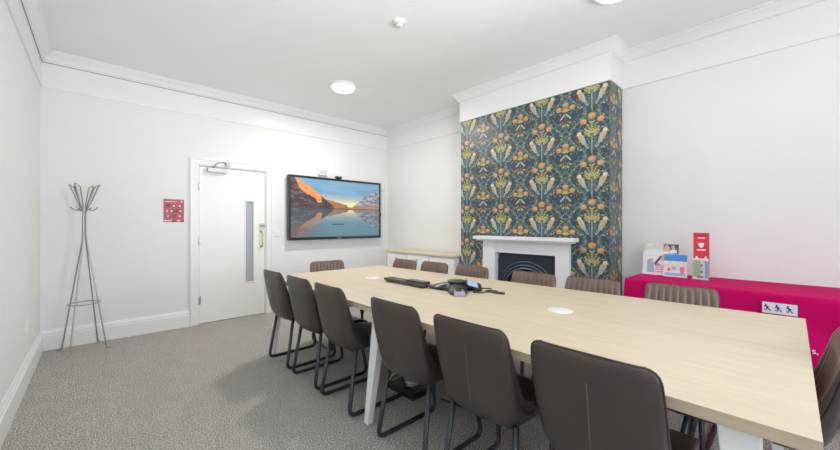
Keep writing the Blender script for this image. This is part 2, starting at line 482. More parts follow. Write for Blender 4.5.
M['shadow_line'] = mat('painted_shadow_grey', (128,126,122), .7)  # grey of a thin strip imitating the shadow line under the crown
struct(sweep([(X2,YF),(X0,YF),(X0,YN)], [(.012,2.866),(.0175,2.866),(.0175,2.8715),(.012,2.8715)]).build('trim_shadow_line', M['shadow_line']))
skirt = [(0,0),(.022,0),(.022,.145),(.016,.152),(.018,.165),(.010,.180),(.006,.195),(0,.195)]
struct(sweep([(DX0-.10,YF),(X0+.0,YF)], skirt).build('baseboard_far', M['gloss']))
struct(sweep([(X0,YF-.001),(X0,YN)], skirt).build('baseboard_left', M['gloss']))
struct(sweep([(X2,YF),(DX1+.10,YF)], skirt).build('baseboard_far_right', M['gloss']))
struct(sweep([(X2,YN),(X2,BY0),(BX,BY0),(BX,1.53)], skirt).build('baseboard_right', M['gloss']))
struct(sweep([(BX,2.63),(BX,BY1),(X2,BY1),(X2,YF)], skirt).build('baseboard_alcove', M['gloss']))
struct(sweep([(X0,YN),(X2,YN)], skirt).build('baseboard_near', M['gloss']))

# corridor seen dimly through the door's slim pane
b = Bm(); CY0, CY1 = YF+T, YF+T+1.4
b.box(DX0-.5, DX1+.6, CY1, CY1+.05, 0, 2.5); b.box(DX0-.55, DX0-.5, CY0, CY1, 0, 2.5); b.box(DX1+.6, DX1+.65, CY0, CY1, 0, 2.5)
b.box(DX0-.5, DX1+.6, CY0, CY1, 2.5, 2.55); b.box(DX0-.5, DX1+.6, CY0, CY1, -.05, 0)
struct(b.build('wall_corridor', mat('corridor_paint', (196,204,206), .7, noise=.02)))

# ------------------------------------------------------------------ door
d = struct(empty('door_1', (DX0, YF, 0)))
W = DX1-DX0; G0, G1, GZ0, GZ1 = 1.478-DX0, 1.578-DX0, .475, 1.575
b = Bm(); y0, y1 = .012, .056
b.box(.004, G0, y0, y1, .008, DZ-.004); b.box(G1, W-.004, y0, y1, .008, DZ-.004); b.box(G0, G1, y0, y1, .008, GZ0); b.box(G0, G1, y0, y1, GZ1, DZ-.004)
b.build('door_leaf', M['door'], d)
b = Bm()
for s_, (xa, xb, za, zb) in enumerate(((G0-.012,G0,GZ0-.012,GZ1+.012),(G1,G1+.012,GZ0-.012,GZ1+.012),(G0,G1,GZ0-.012,GZ0),(G0,G1,GZ1,GZ1+.012))):
    b.box(xa, xb, .004, .014, za, zb)
b.build('glazing_bead', M['door'], d)
b = Bm(); b.box(G0, G1, .030, .036, GZ0, GZ1); b.build('glass_pane', M['frost'], d)
b = Bm()      # lining + architrave
b.box(-.03, 0, 0, T, 0, DZ+.03); b.box(W, W+.03, 0, T, 0, DZ+.03); b.box(0, W, 0, T, DZ, DZ+.03)
for a0, a1 in ((-.098,-.012),(W+.012,W+.098)):
    b.box(a0, a1, -.018, 0, 0, DZ+.012); b.box(a0+(0 if a0 < 0 else .066), a1-(.066 if a0 < 0 else 0), -.028, -.018, 0, DZ+.078)
b.box(-.098, W+.098, -.018, 0, DZ+.012, DZ+.098); b.box(-.098, W+.098, -.028, -.018, DZ+.078, DZ+.098)
b.build('door_frame', M['gloss'], d)
for z in (.30, 1.05, 1.74):
    b = Bm(); b.tube([(-.006,-.004,z-.05),(-.006,-.004,z+.05)], .007, 8); b.box(-.006, .02, .006, .0118, z-.05, z+.05); b.build('hinge', M['steel'], d)
b = Bm(); b.box(.085, .31, -.045, .011, 1.925, 1.985, .006); cl = b.build('door_closer', M['steel'], d)
b = Bm(); b.tube([(.15,-.03,1.99),(.17,-.12,2.03),(.25,-.12,2.05)], .007, 8); b.tube([(.25,-.12,2.05),(.31,-.03,2.045)], .007, 8)
b.box(.29, .34, -.05, -.029, 2.02, 2.06, .003); b.build('closer_arm', M['steel'], cl)
# lock, pull handle
b = Bm(); b.box(W-.072, W-.006, -.022, .011, 1.225, 1.275, .005); lk = b.build('night_latch', M['steel'], d)
b = Bm(); b.lathe([(.0,.0),(.013,0),(.015,.012),(.012,.02),(0,.02)], 16, Matrix.Translation((W-.05,-.0225,1.25)) @ Matrix.Rotation(PI/2,4,'X')); b.build('latch_knob', M['steel'], lk)
b = Bm(); b.tube(fillet([(W-.052,.011,1.16),(W-.052,-.045,1.16),(W-.052,-.045,.95),(W-.052,.011,.95)], .03), .010, 10); ph = b.build('pull_handle', M['brass'], d)
b = Bm()
for z in (.95, 1.16): b.lathe([(0,0),(.018,0),(.018,.006),(0,.006)], 16, Matrix.Translation((W-.052,.011,z)) @ Matrix.Rotation(PI/2,4,'X'))
b.build('rose', M['steel'], ph)

# ------------------------------------------------------------------ wall fittings
def fitting(name, label, cat, loc, w, h, dpt, m=None, extra=None):
    t = tag(empty(name, loc), label, cat)
    b = Bm(); b.box(-w/2, w/2, -dpt, 0, -h/2, h/2, .003); b.build('face_plate', m or M['plastic'], t)
    if extra: extra(t)
    return t
def rocker(t):
    b = Bm(); b.box(-.012, .012, -.015, -.0095, -.018, .018, .001); b.build('rocker', M['plastic'], t)
fitting('light_switch', 'white single light switch plate beside the door frame, left of the screen', 'light switch', (1.885, YF, 1.135), .088, .088, .010, extra=rocker)
def grille(t):
    b = Bm()
    for k in range(5): b.box(-.06, .06, -.0535, -.0499, -.06+k*.012, -.056+k*.012)
    b.build('grille', M['grey'], t)
fitting('wall_alarm_box', 'small white square box mounted on the wall above the screen', 'alarm', (2.60, YF, 2.115), .155, .16, .05, extra=grille)
t = tag(empty('wall_socket', (X0, 4.21, .43), PI/2), 'white wall socket low on the left wall', 'socket')
b = Bm(); b.box(-.07, .07, -.010, 0, -.044, .044, .003); b.build('face_plate', M['plastic'], t)
for s_ in (-1, 1):
    b = Bm(); b.box(s_*.035-.011, s_*.035+.011, -.014, -.0098, .016, .034, .001); b.build('switch', M['plastic'], t)
t = tag(empty('cable_trunking', (3.84, YF-.013, 0)), 'slim white vertical cable trunking in the corner right of the screen', 'trunking')
b = Bm(); b.box(-.010, .010, -.014, .013, .20, 2.60, .002); b.build('trunking', M['plastic'], t)
b = Bm(); b.tube(fillet([(-.14,.006,1.87),(-.011,.006,1.87)], .01), .005, 6); b.build('cable', M['grey'], t)

# poster
p = tag(empty('wall_poster', (.670, YF, 1.422)), 'small red poster of rows of tiny pictures on the wall left of the door', 'poster')
b = Bm(); b.box(-.102, .102, -.004, 0, -.138, .138); b.build('sheet', mat('poster_red', (176,24,48), .35, noise=.03), p)
def patches(rects, name, m, parent, y):
    for (xa, xb, za, zb) in rects:
        b = Bm(); b.verts_faces([(xa,y,za),(xb,y,za),(xb,y,zb),(xa,y,zb)], [(0,1,2,3)]); b.build(name, m, parent)
rr = random.Random(5)
pale, dark = [], []
for r in range(3):
    z = .058-r*.062
    for c in range(3 if r != 1 else 4):
        n_ = 3 if r != 1 else 4
        x = -.088+ (c+.5)*.176/n_
        dark.append((x-.020, x+.020, z-.018, z+.018))
        if (r+c) % 3: pale.append((x-.012, x+.010, z-.010, z+.012))
pale += [(-.09,.03,.104,.112), (-.095,-.02,-.128,-.112), (.03,.065,-.128,-.110), (.07,.085,.10,.125)]
dark += [(-.02,.03,-.130,-.116),(.07,.097,-.130,-.112)]
patches(dark, 'picture', mat('poster_dark', (88,24,40), .4, noise=.1), p, -.0046)
patches(pale, 'print', mat('poster_pale', (214,190,178), .4, noise=.1), p, -.0052)

# ------------------------------------------------------------------ ceiling items
def ceiling_light(x, y, label):
    t = tag(empty('ceiling_light', (x, y, ZC)), label, 'ceiling light', 'round ceiling lights')
    b = Bm(); b.lathe([(0,0),(.150,0),(.158,-.012),(.158,-.034),(.150,-.040),(.142,-.036),(0,-.036)], 40); b.build('housing', M['plastic'], t)
    b = Bm(); b.lathe([(.118,-.036),(.126,-.050),(.118,-.064),(.08,-.071),(0,-.074)], 40); b.build('diffuser', M['lamp'], t)
ceiling_light(2.22, 3.78, 'round white ceiling light glowing near the door end of the room')
ceiling_light(2.72, .87, 'round white ceiling light cut by the top edge, in front of the chimney breast')
t = tag(empty('smoke_detector', (1.874, 2.275, ZC)), 'small white smoke detector on the ceiling between the two lights', 'smoke detector')
b = Bm(); b.lathe([(0,0),(.05,0),(.052,-.012),(.046,-.020),(.034,-.024),(.030,-.038),(0,-.042)], 28); b.build('housing', M['plastic'], t)
b = Bm()
for k in range(12):
    a = k*PI/6; b.box(-.003, .003, -.002, .002, -.034, -.026, mtx=Matrix.Rotation(a,4,'Z') @ Matrix.Translation((0,.0325,0)))
b.build('vent', M['darkgrey'], t)

# ------------------------------------------------------------------ screen
TVX0, TVX1, TVZ0, TVZ1, TVY = 2.025, 3.675, 1.025, 1.99, 4.985
tv = tag(empty('wall_screen', ((TVX0+TVX1)/2, TVY, (TVZ0+TVZ1)/2)), 'large black framed wall screen showing a mountain lake at sunrise', 'screen')
w2, h2 = (TVX1-TVX0)/2, (TVZ1-TVZ0)/2
b = Bm(); b.box(-w2, w2, 0, .06, -h2, h2, .006); b.build('casing', M['black'], tv)
b = Bm(); b.box(-.35, .35, .060, YF-TVY, -.2, .2); b.build('wall_bracket', M['darkgrey'], tv)
bz = .034
b = Bm()
for (xa, xb, za, zb) in ((-w2,w2,h2-bz,h2),(-w2,w2,-h2,-h2+bz*1.2),(-w2,-w2+bz,-h2+bz*1.2,h2-bz),(w2-bz,w2,-h2+bz*1.2,h2-bz)): b.box(xa, xb, -.008, -.0002, za, zb, .002)
b.build('bezel', M['black'], tv)
def mixc(a, c, t): t = max(0, min(1, t)); return tuple(a[i]+(c[i]-a[i])*t for i in range(3))
def hsh(i, j): return math.fmod(abs(math.sin(i*12.9898+j*78.233)*43758.5453), 1)
def vn(x, y):
    i, j = math.floor(x), math.floor(y); fx, fy = x-i, y-j; fx = fx*fx*(3-2*fx); fy = fy*fy*(3-2*fy)
    return (hsh(i,j)*(1-fx)+hsh(i+1,j)*fx)*(1-fy)+(hsh(i,j+1)*(1-fx)+hsh(i+1,j+1)*fx)*fy
def fbm(x, y): return .5*vn(x,y)+.3*vn(2.1*x,2.1*y)+.2*vn(4.3*x,4.3*y)
HZ = .49
def land(u, h):
    """scene above the water: u 0..1, h height above the horizon 0..1"""
    sun = math.exp(-(((u-.66)/.13)**2+((h-.02)/.16)**2))
    c = mixc((232,196,140), (84,128,160), (h-.04)*2.0)
    c = mixc(c, (196,214,220), .25*fbm(u*5, h*9)); c = mixc(c, (255,232,150), sun*1.1)
    # mid orange ridge
    r2 = .09+.06*fbm(u*9,1)+.26*max(0, (.40-abs(u-.22))/.4)
    if h < r2*(1 if u < .6 else .5): c = mixc((186,108,58), (96,78,74), fbm(u*22, h*22)*1.1-.1+max(0,u-.4))
    rr_ = max(0, (u-.64)/.36); r3 = .86*rr_**.85*(.85+.3*fbm(u*16,2))
    if h < r3: c = mixc((96,100,118), (190,180,176), (fbm(u*26, h*18)-.35)*2.0); c = mixc((150,110,80), c, h*5)
    r1 = 1.22*(1-u/.46)*(.88+.24*fbm(u*12,5))
    if u < .44 and h < r1:
        c = mixc((58,48,50), (116,98,94), (fbm(u*20+3, h*16)-.42)*2.2)
        if h > r1-.20-.22*fbm(u*26,7)+max(0,(.12-u))*3 and u < .31: c = mixc(c, mixc((196,100,48),(236,170,104),fbm(u*40,h*30)), .85)
    return c
def picture(u, v):           # v from the top
    if v < HZ: return land(u, (HZ-v)/HZ)
    h = (v-HZ)/(1-HZ)
    c = land(u+.010*(vn(u*6, v*60)-.5), h*.98)
    c = mixc(c, (70,100,108), .30+.38*h)
    if h < .03: c = mixc(c, (60,52,50), .7)
    if .42 < u < .56 and .775 < v < .79: c = (34,48,58)
    sh = .55*max(0, 1-u/.42)
    if h > .55 and u < .42: c = mixc(c, (104,74,80), min(.8, sh*1.4*fbm(u*14, v*16)*1.6))
    return c
nx, nz = 240, 136
pw, phh = w2-bz, h2-bz*1.1
vs, fs, buf = [], [], []
zc = bz*.1
for j in range(nz+1):
    for i in range(nx+1): vs.append((-pw+2*pw*i/nx, -.0015, zc+phh-2*phh*j/nz))
for j in range(nz):
    for i in range(nx):
        a = j*(nx+1)+i; fs.append((a, a+nx+1, a+nx+2, a+1))
        c = lin(picture((i+.5)/nx, (j+.5)/nz)); buf.extend((*c, 1)*4)
me = bpy.data.meshes.new('display'); me.from_pydata(vs, [], fs); me.update()
at = me.color_attributes.new('col', 'FLOAT_COLOR', 'CORNER'); at.data.foreach_set('color', buf)
M['display'] = attr_mat('lit_display', .25, emit=.42); me.materials.append(M['display'])
o = bpy.data.objects.new('display', me); COL.objects.link(o); o.parent = tv
b = Bm(); b.box(-.04, .04, -.010, -.008, -h2+.010, -h2+.022); b.build('maker_plate', M['grey'], tv)
wc = tag(empty('webcam', (2.84, TVY, TVZ1)), 'small black webcam sitting on top of the wall screen', 'webcam')
b = Bm(); b.box(-.055, .055, -.025, .02, .008, .042, .008); b.box(-.03, .03, -.015, .045, 0, .010, .002); b.build('body', M['black'], wc)
b = Bm(); b.lathe([(0,0),(.012,0),(.013,.005),(0,.007)], 16, Matrix.Translation((0,-.0245,.025)) @ Matrix.Rotation(PI/2,4,'X')); b.build('lens', M['darkgrey'], wc)
b = Bm(); b.box(w2, w2+.022, .005, .045, -.10, -.045, .004); b.build('sensor', M['black'], tv)

# ------------------------------------------------------------------ fireplace
fp = tag(empty('fireplace', (BX, 2.065, 0)), 'white painted fireplace surround with black cast iron insert on the patterned breast', 'fireplace')
e_ = .0022
def L(y): return y-2.065
b = Bm(); b.box(-.13, -e_, L(1.465), L(2.715), 1.078, 1.117, .004); b.box(-.105, -e_, L(1.495), L(2.68), 1.060, 1.078, .003); b.build('mantel_shelf', M['mantel'], fp)
for (a, c) in ((1.545, 1.690), (2.440, 2.617)):
    b = Bm(); b.box(-.055, -e_, L(a), L(c), 0, 1.060, .003); b.box(-.066, -.0551, L(a)-.006, L(c)+.006, 0, .16, .003)
    b.build('jamb', M['mantel'], fp)
b = Bm(); b.box(-.044, -e_, L(1.690), L(2.440), .925, 1.060, .002); b.box(-.052, -.044, L(1.72), L(2.41), 1.035, 1.060, .002); b.build('frieze_panel', M['mantel'], fp)
# iron plate with arched opening
b = Bm(); cy, cz, R0 = 0.0, .46, .285
hw = .374; top = .924
inner = [(cy-R0, 0)]+[(cy-R0*math.cos(PI*k/20), cz+R0*math.sin(PI*k/20)) for k in range(21)]+[(cy+R0, 0)]
outer = [(-hw, 0)]
for k in range(21):
    a = PI*k/20; dx, dz = -math.cos(a), math.sin(a)
    s_ = min(hw/abs(dx) if abs(dx) > 1e-6 else 9, (top-cz)/dz if dz > 1e-6 else 9)
    outer.append((dx*s_, cz+dz*s_))
outer.append((hw, 0))
xf = .012
b.grid([[(xf, p[0], p[1]) for p in inner], [(xf, p[0], p[1]) for p in outer]], smooth=False)
b.grid([[(xf+.02, p[0], p[1]) for p in inner], [(xf, p[0], p[1]) for p in inner]], smooth=False)
b.build('iron_plate', M['iron'], fp)
for rad, th in ((R0+.008, .012), (R0+.045, .008), (R0+.085, .006)):
    b = Bm(); b.tube([(xf-.004, -rad, 0)]+[(xf-.004, -rad*math.cos(PI*k/24), cz+rad*math.sin(PI*k/24)) for k in range(25)]+[(xf-.004, rad, 0)], th, 8)
    b.build('arch_moulding', mat('polished_iron', (84,98,116), .3, metal=.3, noise=.08), fp)
b = Bm()      # fire chamber
prof = inner
b.grid([[(xf+.02, p[0], p[1]) for p in prof], [(.26, p[0]*.6, p[1]*.85) for p in prof]], smooth=True)
b.verts_faces([(.26, p[0]*.6, p[1]*.85) for p in prof], [list(range(len(prof)))]); b.build('fire_chamber', M['soot'], fp)
b = Bm()
for k in range(9): b.tube([(-.01, -.16+k*.04, .10), (-.01, -.16+k*.04, .22)], .006, 6)
b.tube([(-.01,-.18,.22),(-.01,.18,.22)], .008, 8); b.tube([(-.01,-.18,.10),(-.01,.18,.10)], .008, 8); b.build('fire_grate', M['iron'], fp)
b = Bm(); b.box(-.42, -.0665, L(1.50), L(2.66), 0, .035, .004); b.build('hearth_slab', M['hearth'], fp)

# ------------------------------------------------------------------ sideboard
sb = tag(empty('sideboard', (3.66, 3.80, 0)), 'white sideboard with a pale oak top in the alcove left of the chimney breast', 'sideboard')
x0, x1, y0, y1 = -.19, .205, -.73, .72
b = Bm(); b.box(x0+.02, x1, y0, y1, .06, .815); b.box(x0+.04, x1, y0+.03, y1-.03, 0, .06); b.build('carcass', M['mantel'], sb)
b = Bm(); b.box(x0-.02, x1+.01, y0-.02, y1+.02, .815, .843, .004); b.build('top', M['oak'], sb)
n_ = 3; wd = (y1-y0)/n_
for k in range(n_):
    a, c = y0+k*wd+.006, y0+(k+1)*wd-.006
    b = Bm(); b.box(x0, x0+.0199, a, c, .655, .805, .002); dr = b.build('drawer', M['mantel'], sb)
    b = Bm(); b.lathe([(0,0),(.008,0),(.008,.012),(.015,.018),(.012,.026),(0,.028)], 16, Matrix.Translation((x0, (a+c)/2, .73)) @ Matrix.Rotation(-PI/2,4,'Y')); b.build('knob', M['steel'], dr)
    b = Bm(); b.box(x0+.006, x0+.0199, a, c, .07, .645)
    for (ya, yb, za, zb) in ((a,a+.06,.07,.645),(c-.06,c,.07,.645),(a+.06,c-.06,.07,.13),(a+.06,c-.06,.585,.645)): b.box(x0, x0+.0061, ya, yb, za, zb, .001)
    dr = b.build('cupboard_door', M['mantel'], sb)
    b = Bm(); b.lathe([(0,0),(.008,0),(.008,.012),(.015,.018),(.012,.026),(0,.028)], 16, Matrix.Translation((x0, c-.03, .40)) @ Matrix.Rotation(-PI/2,4,'Y')); b.build('knob', M['steel'], dr)

# ------------------------------------------------------------------ conference table
TZ, TT = .75, .036
tb = tag(empty('conference_table', (1.95, 1.70, 0)), 'long light oak conference table on white tapered legs in the middle of the room', 'table')
TOP = [(1.222,-.048), (2.766,-.046), (2.545,3.475), (1.222,3.475)]
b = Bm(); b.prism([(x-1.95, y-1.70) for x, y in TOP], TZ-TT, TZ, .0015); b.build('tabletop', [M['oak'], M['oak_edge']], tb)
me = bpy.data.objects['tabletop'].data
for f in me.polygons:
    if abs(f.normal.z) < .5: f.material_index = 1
def rx(y): return 2.766-(y+.046)/3.52*.221
def tleg(x, y, sx):
    """tapered, slightly splayed leg; sx=-1 left side, +1 right side"""
    b = Bm(); zt = TZ-TT-.001
    xo = x+sx*.0 ; xi = xo-sx*.055
    xb = x+sx*.055; xbi = xb-sx*.040
    yb = y+.05 if y > 1 else y-.05
    bot = [(xb,yb-.021,0),(xbi,yb-.021,0),(xbi,yb+.021,0),(xb,yb+.021,0)]
    tp = [(xo,y-.046,zt),(xi,y-.046,zt),(xi,y+.046,zt),(xo,y+.046,zt)]
    sh = lambda P: [(p[0]-1.95, p[1]-1.70, p[2]) for p in P]
    b.hexa(sh(bot), sh(tp), .003); b.build('leg', M['white'], tb)
LEGY = (.104, 1.775, 3.40)
for y in LEGY: tleg(1.285, y, -1); tleg(rx(y)-.07, y, 1)
b = Bm()
for y in LEGY: b.box(1.34-1.95, rx(y)-.13-1.95, y-.02-1.70, y+.02-1.70, TZ-TT-.061, TZ-TT-.001, .002)
for x in (1.55, 2.30): b.box(x-.02-1.95, x+.02-1.95, LEGY[0]+.0205-1.70, LEGY[-1]-.0205-1.70, TZ-TT-.051, TZ-TT-.001, .002)
b.build('under_frame', M['white'], tb)
for (x, y, lb) in ((1.905, 2.71, 'round white cable cap set in the tabletop near the door end'), (1.975, .925, 'round white cable cap set in the tabletop between the phone and the near end')):
    b = Bm(); b.lathe([(0,0),(.070,0),(.070,.002),(.066,.004),(0,.0045)], 36); t = b.build('grommet', M['plastic'], tb, (x-1.95, y-1.70, TZ)); t['label'] = lb
    b = Bm(); b.lathe([(0,.0045),(.045,.0045),(.045,.006),(.042,.0068),(0,.007)], 32); b.build('lid', M['plastic'], t)
    # tray of cables hanging below

# ------------------------------------------------------------------ chairs
PROF = [  # x, z, half width, curl, thickness
 (-.042,.8420,.158,.000,.016),(-.042,.8405,.172,.000,.019),(-.041,.8350,.184,.001,.022),(-.039,.8260,.192,.002,.025),(-.035,.8100,.197,.004,.028),
 (-.029,.7780,.200,.007,.031),(-.020,.7350,.202,.011,.034),(-.009,.6850,.203,.016,.038),(.003,.6300,.203,.023,.042),(.016,.5820,.202,.032,.048),
 (.030,.5400,.201,.043,.056),(.047,.5050,.200,.054,.066),(.070,.4790,.200,.062,.074),(.103,.4640,.201,.060,.070),(.145,.4600,.202,.052,.064)]
SEAT = [(.150,.461,.203,.040,.056),(.200,.464,.207,.026,.056),(.270,.468,.212,.014,.058),(.340,.470,.213,.006,.058),(.400,.468,.213,.002,.056),(.445,.460,.211,0,.050),(.472,.446,.205,0,.038),(.482,.432,.198,0,.020)]
def patch(prof, nu, channels, nch=10):
    """closed cushion from a centre-line profile; returns inner, outer grids of points"""
    n = len(prof); In, Out = [], []
    C = [Vector((p[0],0,p[1])) for p in prof]
    for i, (x, z, hw, cu, th) in enumerate(prof):
        t = (C[min(i+1,n-1)]-C[max(i-1,0)]).normalized()
        nrm = Vector((-t.z, 0, t.x)) if True else None     # faces forward / up
        if nrm.x < 0 and nrm.z < 0: nrm = -nrm
        ri, ro = [], []
        for j in range(nu+1):
            s = -1+2*j/nu
            base = C[i]+Vector((0, s*hw, 0))+nrm*(cu*abs(s)**3.2)
            gr = 0
            if channels and 3 <= i:
                ph = (s*.5+.5)*nch; gr = .0105*(abs(math.sin(PI*ph))**.55)*min(1,(i-2)/3)
                gr *= 1 if abs(s) < .97 else .3
            edge = math.sqrt(max(0, 1-abs(s)**5))
            ri.append(base+nrm*(gr-.004)); ro.append(base-nrm*(cu*.55*abs(s)**3.2)-nrm*(th*(.35+.65*edge)+.002))
        In.append(ri); Out.append(ro)
    return In, Out
def cushion(prof, nu, channels):
    In, Out = patch(prof, nu, channels)
    rim_i = [r[0] for r in In]+In[-1][1:-1]+[r[-1] for r in In[::-1]]+In[0][-2:0:-1]
    rim_o = [r[0] for r in Out]+Out[-1][1:-1]+[r[-1] for r in Out[::-1]]+Out[0][-2:0:-1]
    return In, Out, rim_i, rim_o
def resample(P, k=3):
    """catmull-rom along the profile for smoothness"""
    out = []
    n = len(P)
    for i in range(n-1):
        a, b_, c, d_ = P[max(i-1,0)], P[i], P[i+1], P[min(i+2,n-1)]
        for q in range(k):
            t = q/k
            out.append(tuple(.5*((2*b_[m])+(-a[m]+c[m])*t+(2*a[m]-5*b_[m]+4*c[m]-d_[m])*t*t+(-a[m]+3*b_[m]-3*c[m]+d_[m])*t**3) for m in range(5)))
    out.append(P[-1]); return out
def make_chair():
    root = empty('meeting_chair')
    # backrest
    P = PROF[:5]+resample(PROF[4:], 2)[1:]
    In, Out, ri, ro = cushion(P, 60, True)
    b = Bm(); b.grid(In, flip=True); b.grid(Out); b.grid([ri+[ri[0]], ro+[ro[0]]])
    bmesh.ops.remove_doubles(b.bm, verts=b.bm.verts[:], dist=.00005)
    bmesh.ops.recalc_face_normals(b.bm, faces=b.bm.faces[:])
    bk = b.build('backrest', [M['leather'], M['leather_lit']], root)
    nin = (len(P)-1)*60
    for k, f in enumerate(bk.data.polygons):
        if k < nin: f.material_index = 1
    # piping round the outer rim
    n = len(P)
    rim = [Out[i][0] for i in range(n-1, -1, -1)]+Out[0][1:-1:3]+[Out[i][-1] for i in range(n)]
    rim2 = [In[i][0] for i in range(n-1, -1, -1)]+In[0][1:-1:3]+[In[i][-1] for i in range(n)]
    mid = [p*.85+q*.15 for p, q in zip(rim, rim2)]
    b = Bm(); b.tube(mid, .0042, 6); b.build('piping', M['piping'], bk)
    # seam down the middle of the back
    b = Bm(); ctr = 30
    b.tube([Out[i][ctr]+Vector((-.0005,0,0)) for i in range(7, n-2)], .0016, 6); b.build('seam', M['thread'], bk)
    In, Out, ri, ro = cushion(resample(SEAT, 2), 36, False)
    b = Bm(); b.grid(In, flip=True); b.grid(Out); b.grid([ri+[ri[0]], ro+[ro[0]]])
    bmesh.ops.remove_doubles(b.bm, verts=b.bm.verts[:], dist=.00005)
    bmesh.ops.recalc_face_normals(b.bm, faces=b.bm.faces[:])
    b.build('seat', M['leather'], root)
    r = .0135
    for s in (-1, 1):
        y = s*.192; yt = s*.150
        b = Bm(); b.tube(fillet([(.066,s*.168,.425),(.0,y,r),(.475,y,r),(.400,s*.165,.425)], .055, 7), r, 10)
        b.build('leg', M['blacktube'], root)
    for x in (.072, .398):
        b = Bm(); b.tube([(x,-.170,.408),(x,.170,.408)], .010, 8); b.build('cross_bar', M['blacktube'], root)
    return root
proto = make_chair()
def copy_tree(o, parent=None):
    c = o.copy(); COL.objects.link(c); c.parent = parent
    for ch in list(o.children): copy_tree(ch, c)
    return c
G = 'brown leather meeting chairs around the table'
near_row = [  # x, y, turn, label
 (1.180, 3.145, 2, 'brown leather chair on the camera side, farthest away by the door end of the table'),
 (1.188, 2.635, 1, 'brown leather chair on the camera side, second from the door end'),
 (1.186, 2.140, 0, 'brown leather chair on the camera side, just beyond the middle white table leg'),
 (1.192, 1.450, 0, 'brown leather chair on the camera side, just nearer than the middle white table leg'),
 (1.190, .940, 0, 'brown leather chair on the camera side, second from the near end'),
 (1.190, .445, 0, 'brown leather chair with its back largest and nearest the camera')]
far_row = [
 (2.590, 3.090, 0, 'brown channelled chair on the fireplace side, farthest, in front of the sideboard left end'),
 (2.640, 2.655, 0, 'brown channelled chair on the fireplace side, in front of the sideboard right end'),
 (2.665, 2.160, 0, 'brown channelled chair at the left end of the fireplace, below the mantel'),
 (2.690, 1.515, 0, 'brown channelled chair directly in front of the black fire opening'),
 (2.725, 1.045, 0, 'brown channelled chair in front of the wallpaper right of the fireplace'),
 (2.815, .515, 0, 'brown channelled chair in front of the crimson cloth under the leaflets')]
first = True
def put(x, y, rz, label):
    global first
    c = proto if first else copy_tree(proto)
    first = False
    c.location = (x, y, 0); c.rotation_euler = (0, 0, rz); tag(c, label, 'chair', G)
for x, y, a, lb in near_row: put(x, y, math.radians(a), lb)
for x, y, a, lb in far_row: put(x, y, PI+math.radians(a), lb)
put(1.895, 3.535, -PI/2+math.radians(-3), 'brown channelled chair at the far head of the table below the screen')
put(2.055, -.090, PI/2, 'brown leather chair at the near head of the table, cut by the right edge')

# ------------------------------------------------------------------ crimson covered table
CX0, CX1, CYa, CYb, CZ = 3.255, 3.885, -.85, .965, .80
rt = tag(empty('side_table', (3.57, .06, 0)), 'long table hidden under the crimson cloth along the right wall', 'table')
b = Bm(); b.box(-.30, .30, -.89, .885, .765, .790, .003); b.build('tabletop', M['white'], rt)
for sx in (-.25, .25):
    for sy in (-.84, .84):
        b = Bm(); b.tube([(sx, sy, 0), (sx, sy, .765)], .018, 12); b.build('leg', M['blacktube'], rt)
def cloth():
    b = Bm(); nu, nv = 150, 26
    rows = []
    # perimeter path of the skirt: wall-side left corner -> front -> right end
    cor = [(CX1, CYb), (CX0, CYb), (CX0, CYa), (CX1, CYa)]
    segs = []; 
    for i in range(3):
        a, c = Vector(cor[i]), Vector(cor[i+1]); L_ = (c-a).length; n = max(8, int(L_/.02))
        d_ = (c-a)/L_; nr = Vector((d_.y, -d_.x))
        for k in range(n):
            segs.append((a+(c-a)*k/n, nr, (k/n)*L_, L_, i))
    segs.append((Vector(cor[3]), Vector((0,-1)), 0, 1, 2))
    cum = 0; path = []
    prev = None
    for p, nr, t, L_, i in segs:
        if prev is not None: cum += (p-prev).length
        prev = p; path.append((p, nr, cum))
    zs = [CZ, CZ-.006, CZ-.018]+[CZ-.018-(CZ-.018-.10)*k/nv for k in range(1, nv+1)]
    for k, z in enumerate(zs):
        row = []
        f = max(0, (CZ-z)/.7)
        for p, nr, s in path:
            # mitre at corners: blend normal
            wob = (.030*math.sin(s*17+1.2*math.sin(s*3.1))+.012*math.sin(s*39+2))*f*1.2
            diag = .016*math.sin((s*9+z*13))*min(1, f*2)
            off = .010*math.sin(s*6.3+z*5)*f+(0 if k == 0 else .004 if k == 1 else .008)+max(0, .018*f)+wob*.8+diag
            row.append((p.x+nr.x*off, p.y+nr.y*off, z+(.012*math.sin(s*11)*f if k == len(zs)-1 else 0)))
        rows.append(row)
    b.grid(rows, smooth=True)
    n = 24; m_ = 60
    b.grid([[(CX0+(CX1-CX0)*i/n, CYa+(CYb-CYa)*j/m_, CZ+.0008*math.sin(i*1.3+j*.7)*(0 if i in (0, n) or j in (0, m_) else 1)) for j in range(m_+1)] for i in range(n+1)], smooth=True)
    bmesh.ops.recalc_face_normals(b.bm, faces=b.bm.faces[:])
    o = b.build('tablecloth', M['cloth'])
    return o
cl = tag(cloth(), 'crimson tablecloth draped over the side table by the right wall', 'tablecloth')
